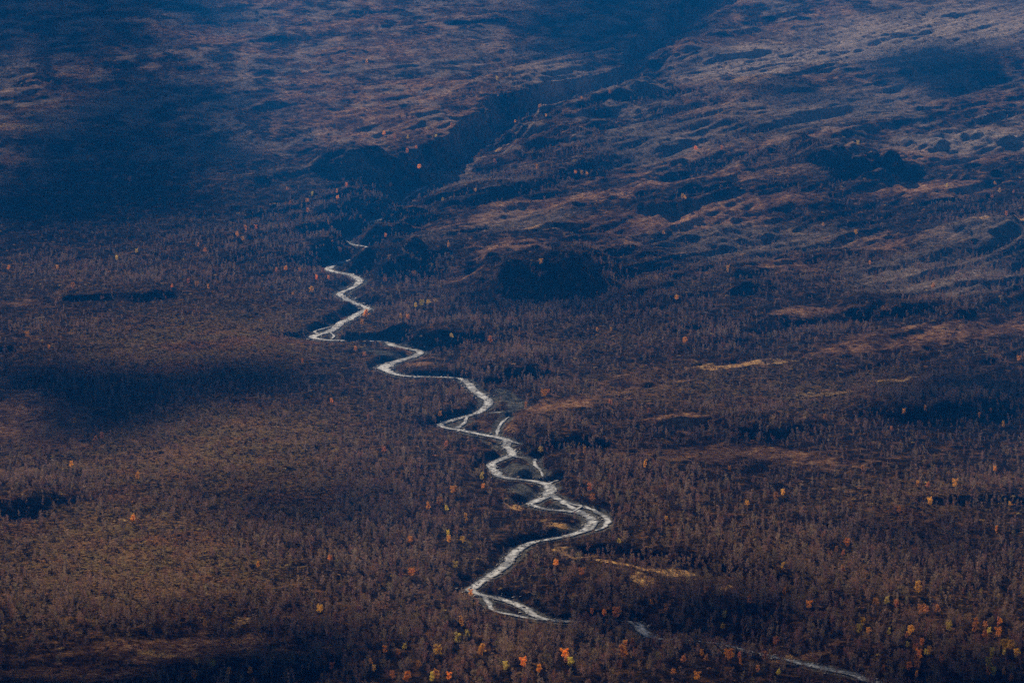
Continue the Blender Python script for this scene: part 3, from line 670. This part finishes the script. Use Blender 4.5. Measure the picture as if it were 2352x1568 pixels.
rows = [(1440, 'in the nearest woods'), (1250, 'beside the last river bends'), (1050, 'level with braided gravel bends'), (850, 'level with the widest river'),
 (650, 'level with shaded knolls'), (450, 'below the gorge'), (-99, 'on heath round the gorge')]
cols = ['at far left', 'at left', 'left of centre', 'just left of middle', 'just right of middle', 'right of centre', 'at right', 'at far right']
_o1 = ['', 'first', 'second', 'third', 'fourth', 'fifth', 'sixth', 'seventh', 'eighth', 'ninth', 'tenth', 'eleventh', 'twelfth', 'thirteenth', 'fourteenth', 'fifteenth', 'sixteenth', 'seventeenth', 'eighteenth', 'nineteenth']
ords = [_o1[k + 1] if k < 19 else ('twentieth' if k == 19 else 'thirtieth' if k == 29 else ('twenty' if k < 29 else 'thirty') + '-' + _o1[(k + 1) % 10]) for k in range(39)]
CN = {'O': 'orange', 'A': 'amber', 'Y': 'yellow', 'R': 'dull russet'}; BN = {'d': 'rounded', 'n': 'slender', 'b': 'broad', 's': 'small'}
def cell(u, v):
    return next(i for i, (a, _) in enumerate(rows) if v > a), min(7, max(0, int(u / 294)))
cells = {}
for i, t in enumerate(TL): cells.setdefault(cell(t[0], t[1]), []).append(i)
for k in cells: cells[k].sort(key=lambda i: TL[i][0])

def make_tree(name, trunk_me, crown_me, loc, rz, s, crown_name='crown'):
    r = bpy.data.objects.new(name, None); COL.objects.link(r); r.empty_display_size = 0.5
    r.location = loc; r.rotation_euler = (0, 0, rz); r.scale = s
    for nm, me in (('trunk', trunk_me), (crown_name, crown_me)):
        o = bpy.data.objects.new(nm, me); COL.objects.link(o); o.parent = r
    return r
leafy_xy = []
for i, (u, v, ck, bk) in enumerate(TL):
    tm, cm, h = LEAF[bk, i % 2, ck]
    s = rt.uniform(0.75, 1.15) * (0.76 if v > 1000 else 0.72)
    x0, y0 = to_ground([u], [v], base); hp_ = h * s * FPX / float(y0[0])
    x, y = stand(u, v + 0.42 * hp_)
    y = min(y, 5000); z = float(ground_z(x, y))
    r = make_tree('golden_birch', tm, cm, (x, y, z), rt.uniform(0, 6.28), (s * rt.uniform(.9, 1.1), s * rt.uniform(.9, 1.1), s))
    ci = cell(u, v); k = cells[ci].index(i); n = len(cells[ci])
    place = 'only one' if n == 1 else ('leftmost' if k == 0 else 'rightmost' if k == n - 1 else ords[k] + ' from left')
    r['label'] = '%s %s birch %s, %s %s' % (CN[ck], BN[bk], place, rows[ci[0]][1], cols[ci[1]])
    r['category'] = 'birch tree'; r['group'] = 'birches still in autumn leaf'
    leafy_xy.append((x, y))
leafy_xy = np.array(leafy_xy)

# keep the wood off the coloured trees so that they show
def clear_of(x, y, r=2.2, front=16):
    ok = np.ones(len(x), bool)
    for (a, b_) in leafy_xy:
        ok &= ~((np.abs(x - a) < r) & (y < b_ + 1.5) & (y > b_ - front))
    return ok
k = clear_of(xx, yy)
xx, yy, zz, hh, uu, vv, hp = (a[k] for a in (xx, yy, zz, hh, uu, vv, hp))

tint_p = 0.10 + 0.34 * sstep((vv - 1250) / 300) + 0.25 * sstep((uu - 1700) / 500) * sstep((vv - 1250) / 200) + 0.12 * (noise(xx / 40, yy / 60, 91) > 0.2)
r_ = RNG.random(len(xx)); idx = RNG.integers(0, 6, len(xx))
idx = np.where(r_ < tint_p, 6 + (RNG.random(len(xx)) < 0.72) * 0 + RNG.integers(0, 3, len(xx)), idx)
H0 = np.array([kk[1] for kk in KINDS])
sc_z = hh / H0[idx]; sc_x = sc_z * RNG.uniform(0.85, 1.25, len(xx))
# the 300 bare birches that show largest stand as objects of their own
cand = np.nonzero((idx < 6) & (uu > 4) & (uu < 2348) & (vv < 1572) & (vv - hp > 0))[0]
order = cand[np.argsort(-hp[cand])][:300]
BM = [(T.mesh('trunk', M_bark), C.mesh('twigs', M_twig), h) for T, C, h in BARE]
for i in order:
    tm, cm, h = BM[idx[i]]
    r = make_tree('bare_birch', tm, cm, (xx[i], yy[i], zz[i]), random.uniform(0, 6.28), (sc_x[i], sc_x[i], sc_z[i]), 'twigs')
    r['label'] = 'tall leafless grey birch in the dense bare woods at the foot'; r['category'] = 'birch tree'
    r['group'] = 'leafless birches of the nearest woods'
rest = np.ones(len(xx), bool); rest[order] = False
n = rest.sum()
scatter('birch_forest', 'leafless birch forest, grey and russet, over the valley floor and slopes', np.stack([xx, yy, zz], 1)[rest],
        np.stack([sc_x, sc_x, sc_z], 1)[rest], np.stack([RNG.normal(0, .05, n), RNG.normal(0, .05, n), RNG.uniform(0, 6.28, n)], 1), idx[rest],
        [kk[0] for kk in KINDS])

# low shrubs
def shrub(seed, n, m, r=0.9, h=0.7):
    rnd = random.Random(seed); B = MB()
    for _ in range(n):
        a = rnd.uniform(0, 6.28); q = r * math.sqrt(rnd.random()); z = h * (1 - (q / r) ** 2) * rnd.uniform(0.2, 1)
        B.leaf((q * math.cos(a), q * math.sin(a), z), 0.17 * rnd.uniform(.7, 1.4), rnd)
    return join('shrub', [(B, m)])
M_sh1 = bark_mat('dark_shrub', (0.035, 0.040, 0.020), (0.06, 0.045, 0.025), 0.2, 0.4)
M_sh2 = bark_mat('brown_shrub', (0.12, 0.06, 0.035), (0.16, 0.09, 0.045), 0.3, 0.4)
M_sh3 = bark_mat('grey_willow', (0.16, 0.14, 0.13), (0.12, 0.10, 0.09), 0.3, 0.4)
M_sh4 = bark_mat('straw_tuft', (0.48, 0.33, 0.13), (0.40, 0.22, 0.08), 0.4, 0.3)
ns = 150000
sy = RNG.uniform(1640, 4300, ns); sx = RNG.uniform(-520, 520, ns); k = in_view(sx, sy); sx, sy = sx[k], sy[k]
nn = fbm(sx / 16, sy / 26, 95, 3)
hd = sample(M_heath, sx, sy); fk = sample(M_fleck, sx, sy); gk = sample(M_gravel, sx, sy)
k = (RNG.random(len(sx)) < np.clip(0.55 + 1.4 * nn - 0.5 * hd, 0.04, 1)) & (sample(dist, sx, sy) > 1.5) & (RNG.random(len(sx)) > gk * 0.55)
sx, sy, nn, hd, fk = (a[k] for a in (sx, sy, nn, hd, fk)); sz = ground_z(sx, sy); n = len(sx)
r_ = RNG.random(n); si = np.where(r_ < 0.42 - 0.1 * fk, 0, np.where(r_ < 0.66 - .05 * fk, 1, np.where(r_ < 0.93 - 0.22 * fk, 2, 3)))
ss = RNG.uniform(0.5, 1.5, n)
scatter('low_shrubs', 'dwarf birch, willow and straw tufts spread over the open ground', np.stack([sx, sy, sz - 0.05], 1), np.stack([ss * 1.2, ss * 1.2, ss], 1),
        np.stack([np.zeros(n), np.zeros(n), RNG.uniform(0, 6.28, n)], 1), si, [shrub(1, 46, M_sh1), shrub(2, 40, M_sh2), shrub(3, 40, M_sh3), shrub(4, 34, M_sh4, 0.8, 0.45)])

# stones in and beside the river
sm_, nt = mat('river_stone')
geo = N(nt, 'ShaderNodeNewGeometry')
c = ramp(nt, noise_n(nt, geo.outputs['Position'], 0.7, 3), [(0.3, (0.05, 0.05, 0.05)), (0.7, (0.17, 0.165, 0.155))])
b = N(nt, 'ShaderNodeBsdfPrincipled'); b.inputs['Roughness'].default_value = 0.7; nt.links.new(c, b.inputs['Base Color'])
o = N(nt, 'ShaderNodeOutputMaterial'); nt.links.new(b.outputs[0], o.inputs[0])
stones = []
for s_ in range(4):
    bm = bmesh.new(); bmesh.ops.create_icosphere(bm, subdivisions=2, radius=0.5)
    rnd = random.Random(s_); off = [rnd.uniform(0, 50) for _ in range(3)]
    from mathutils import noise as mn
    for v_ in bm.verts:
        v_.co *= 1 + 0.35 * mn.noise(v_.co * 2.1 + Vector(off)); v_.co.z *= 0.6
    me = bpy.data.meshes.new('stone'); bm.to_mesh(me); bm.free(); me.materials.append(sm_); stones.append(me)
pts = []
vis = MAINW[(MAINW[:, 1] > 1700) & (MAINW[:, 1] < 4400)]
for _ in range(8000):
    q = vis[int(RNG.integers(0, len(vis)))]
    if q[1] < 2600 and RNG.random() < 0.45: continue
    f = RNG.uniform(-1.3, 1.3) if RNG.random() < 0.55 else RNG.choice([-1, 1]) * RNG.uniform(0.9, 1.5)
    x, y = q[0] + RNG.normal(0, 1.5) + q[2] / 2 * f * 0.9, q[1] + RNG.normal(0, 1.5) + q[2] / 2 * f * 0.9
    pts.append((x, y, max(float(ground_z(x, y)), L_of(y) - 0.30), 0.4 + 1.5 * RNG.random() ** 2.5))
pts = np.array(pts); n = len(pts)
scatter('river_stones', 'dark wet stones strewn in the rapids and along the gravel banks', pts[:, :3], np.stack([pts[:, 3] * 1.3, pts[:, 3], pts[:, 3]], 1),
        np.stack([RNG.normal(0, .2, n), RNG.normal(0, .2, n), RNG.uniform(0, 6.28, n)], 1), RNG.integers(0, 4, n), stones)

# ------------------------------------------------------------------ sun, sky, clouds, haze
AZ, EL = R(-13.0), R(19.0)
SD = Vector((math.sin(AZ) * math.cos(EL), math.cos(AZ) * math.cos(EL), math.sin(EL)))
sl = bpy.data.lights.new('sun', 'SUN'); sl.energy = 5.0; sl.angle = R(0.55); sl.color = (1.0, 0.80, 0.58)
so = bpy.data.objects.new('sun', sl); COL.objects.link(so)
so.rotation_euler = SD.to_track_quat('Z', 'Y').to_euler(); so.location = (0, 0, 3000)
w = bpy.data.worlds.new('World'); sc.world = w; w.use_nodes = True
nt = w.node_tree; nt.nodes.clear()
sk = nt.nodes.new('ShaderNodeTexSky'); sk.sky_type = 'NISHITA'; sk.sun_disc = False
sk.sun_elevation = EL; sk.sun_rotation = AZ; sk.air_density = 1.0; sk.dust_density = 0.3; sk.ozone_density = 3.0
bg = nt.nodes.new('ShaderNodeBackground'); bg.inputs['Strength'].default_value = 0.05
wo = nt.nodes.new('ShaderNodeOutputWorld'); nt.links.new(sk.outputs[0], bg.inputs[0]); nt.links.new(bg.outputs[0], wo.inputs[0])

cm_, nt = mat('cloud')
d = N(nt, 'ShaderNodeBsdfDiffuse'); d.inputs[0].default_value = (0.85, 0.86, 0.88, 1)
t = N(nt, 'ShaderNodeBsdfTranslucent'); t.inputs[0].default_value = (0.7, 0.72, 0.75, 1)
ms = N(nt, 'ShaderNodeMixShader'); ms.inputs[0].default_value = 0.3
nt.links.new(d.outputs[0], ms.inputs[1]); nt.links.new(t.outputs[0], ms.inputs[2])
o = N(nt, 'ShaderNodeOutputMaterial'); nt.links.new(ms.outputs[0], o.inputs[0])
CLZ = 1500.0
# where each is set to cast its shade: (u, v, half width, half height) with the fill of each, 1 = closed cloud
CLOUDS = {
 'a': [(-60,40,300,90,1),(180,60,260,70,1),(420,30,200,50,.8),(60,170,240,60,.9),(330,140,160,30,.6),(650,10,160,14,.5),(-100,230,160,50,.8),(250,90,400,40,.8),(520,20,260,20,.6)],
 'b': [(420,290,210,60,.95),(300,370,250,60,1),(100,440,260,60,1),(480,400,120,50,.9),(330,450,200,50,1),(60,520,160,24,.6),(250,330,120,30,.7)],
 'c': [(200,860,190,38,1),(60,880,110,26,.8),(340,870,170,30,.95),(480,880,120,20,.7),(180,920,110,34,1),(140,965,60,16,.9),(600,840,110,14,.4),(60,830,160,20,.5),(330,905,120,22,.9),(250,940,90,20,.9),(450,850,160,20,.6)],
 'd': [(1480,60,170,60,.9),(1560,120,150,50,.9),(1420,140,110,50,.9),(1620,30,130,40,.9),(1480,185,80,20,.7),(1350,90,90,30,.5),(1700,10,120,20,.6)],
 'e': [(2200,225,200,34,.7),(2330,200,130,40,.75),(2000,255,140,20,.4)],
 'f': [(2260,930,160,60,.6),(2100,990,160,30,.5),(1650,1010,160,26,.35)],
 'g': [(1250,720,160,40,.35),(1450,700,120,30,.3)],
 'h': [(450,1350,650,210,.26),(1750,1290,750,150,.24),(-20,1560,120,40,.5),(350,1560,260,26,.3),(2280,1560,120,30,.3)],  # thin unseen clouds added to dim the near ground
}
def cloud(name, puffs):
    """puffs: (x, y, z, rx, ry, rz) joined into one lumpy cloud"""
    bm = bmesh.new()
    for (x, y, z, a, b_, c_) in puffs:
        r = bmesh.ops.create_icosphere(bm, subdivisions=3, radius=1.0)
        for v_ in r['verts']:
            p = v_.co.copy(); k_ = 1 + 0.30 * mn.noise(p * 1.7 + Vector((x, y, z)) * 0.013) + 0.15 * mn.noise(p * 4 + Vector((x, y, 0)) * 0.03)
            v_.co = Vector((x + p.x * a * k_, y + p.y * b_ * k_, z + p.z * c_ * k_))
    for f in bm.faces: f.smooth = True
    me = bpy.data.meshes.new(name); bm.to_mesh(me); bm.free(); me.materials.append(cm_)
    ob = bpy.data.objects.new('cloud', me); COL.objects.link(ob)
    ob['kind'] = 'structure'; ob['label'] = 'unseen white cloud above the valley, placed for the shade it casts'
rc = random.Random(5)
for key, L in CLOUDS.items():
    puffs = []
    for (u, v, ru, rv, fill) in L:
        (xa, xb, xc), (ya, yb, yc) = to_ground([u, u - ru, u], [v, v, v - min(rv, v + 60) if v - rv > -60 else v + 20], base)
        (x0_, x1_), (y0_, y1_) = to_ground([u, u], [v + rv, max(v - rv, -80)], base)
        A = abs(xa - xb); Bq = abs(y1_ - y0_) / 2; cxg, cyg = float(xa), float((y0_ + y1_) / 2)
        r0 = 34.0 if key != 'h' else 52.0; nP = int(fill * 1.7 * A * Bq / (r0 * r0) * 1.0) + 1
        for _ in range(nP):
            q = math.sqrt(rc.random()); th = rc.uniform(0, 6.28)
            gx, gy = cxg + A * q * math.cos(th), cyg + Bq * q * math.sin(th)
            zc = CLZ + rc.uniform(-12, 12); t_ = (zc - 10) / SD.z; r1 = r0 * rc.uniform(0.6, 1.3)
            puffs.append((gx + SD.x * t_, gy + SD.y * t_, zc, r1 * 1.1, r1, 7 * rc.uniform(.7, 1.3)))
    if puffs: cloud('cloud', puffs)
# broad cloud bank, added unseen to shade the air between viewer and valley
puffs = []
for gx in np.arange(-2400, 2401, 260):
    for y in np.arange(-300, 5760, 260):
        puffs.append((gx + rc.uniform(-40, 40), y + rc.uniform(-40, 40), CLZ + rc.uniform(-20, 20), 225 * rc.uniform(.9, 1.2), 225 * rc.uniform(.9, 1.2), 26 * rc.uniform(.7, 1.3)))
cloud('cloud', puffs)

hz, nt = mat('haze')
pv = N(nt, 'ShaderNodeVolumePrincipled'); pv.inputs['Density'].default_value = HZ_D if 'HZ_D' in globals() else 1.5e-4
pv.inputs['Color'].default_value = (0.01, 0.29, 1.0, 1); pv.inputs['Anisotropy'].default_value = 0.2
o = N(nt, 'ShaderNodeOutputMaterial'); nt.links.new(pv.outputs[0], o.inputs['Volume'])
bm = bmesh.new(); bmesh.ops.create_cube(bm, size=1.0)
zb, zt = float(D.min()) - 2.0, max(float(D.max()), CAM_H) + 12
for v_ in bm.verts:
    v_.co = Vector((v_.co.x * (XS[-1] - XS[0] + 40), (YS[-1] + YS[0]) / 2 + v_.co.y * (YS[-1] - YS[0] + 40), zb + (v_.co.z + 0.5) * (zt - zb)))
me = bpy.data.meshes.new('haze'); bm.to_mesh(me); bm.free(); me.materials.append(hz)
hb = bpy.data.objects.new('haze', me); COL.objects.link(hb); hb['kind'] = 'stuff'; hb['label'] = 'blue autumn haze filling the valley air'

# ------------------------------------------------------------------ render settings
sc.view_settings.view_transform = 'Standard'; sc.view_settings.look = 'None'
sc.view_settings.exposure = 0.95; sc.view_settings.gamma = 1.0
sc.cycles.max_bounces = 4; sc.cycles.diffuse_bounces = 2; sc.cycles.glossy_bounces = 2; sc.cycles.transmission_bounces = 2
sc.cycles.volume_bounces = 0; sc.cycles.transparent_max_bounces = 4
sc.cycles.use_denoising = False; sc.cycles.caustics_reflective = False
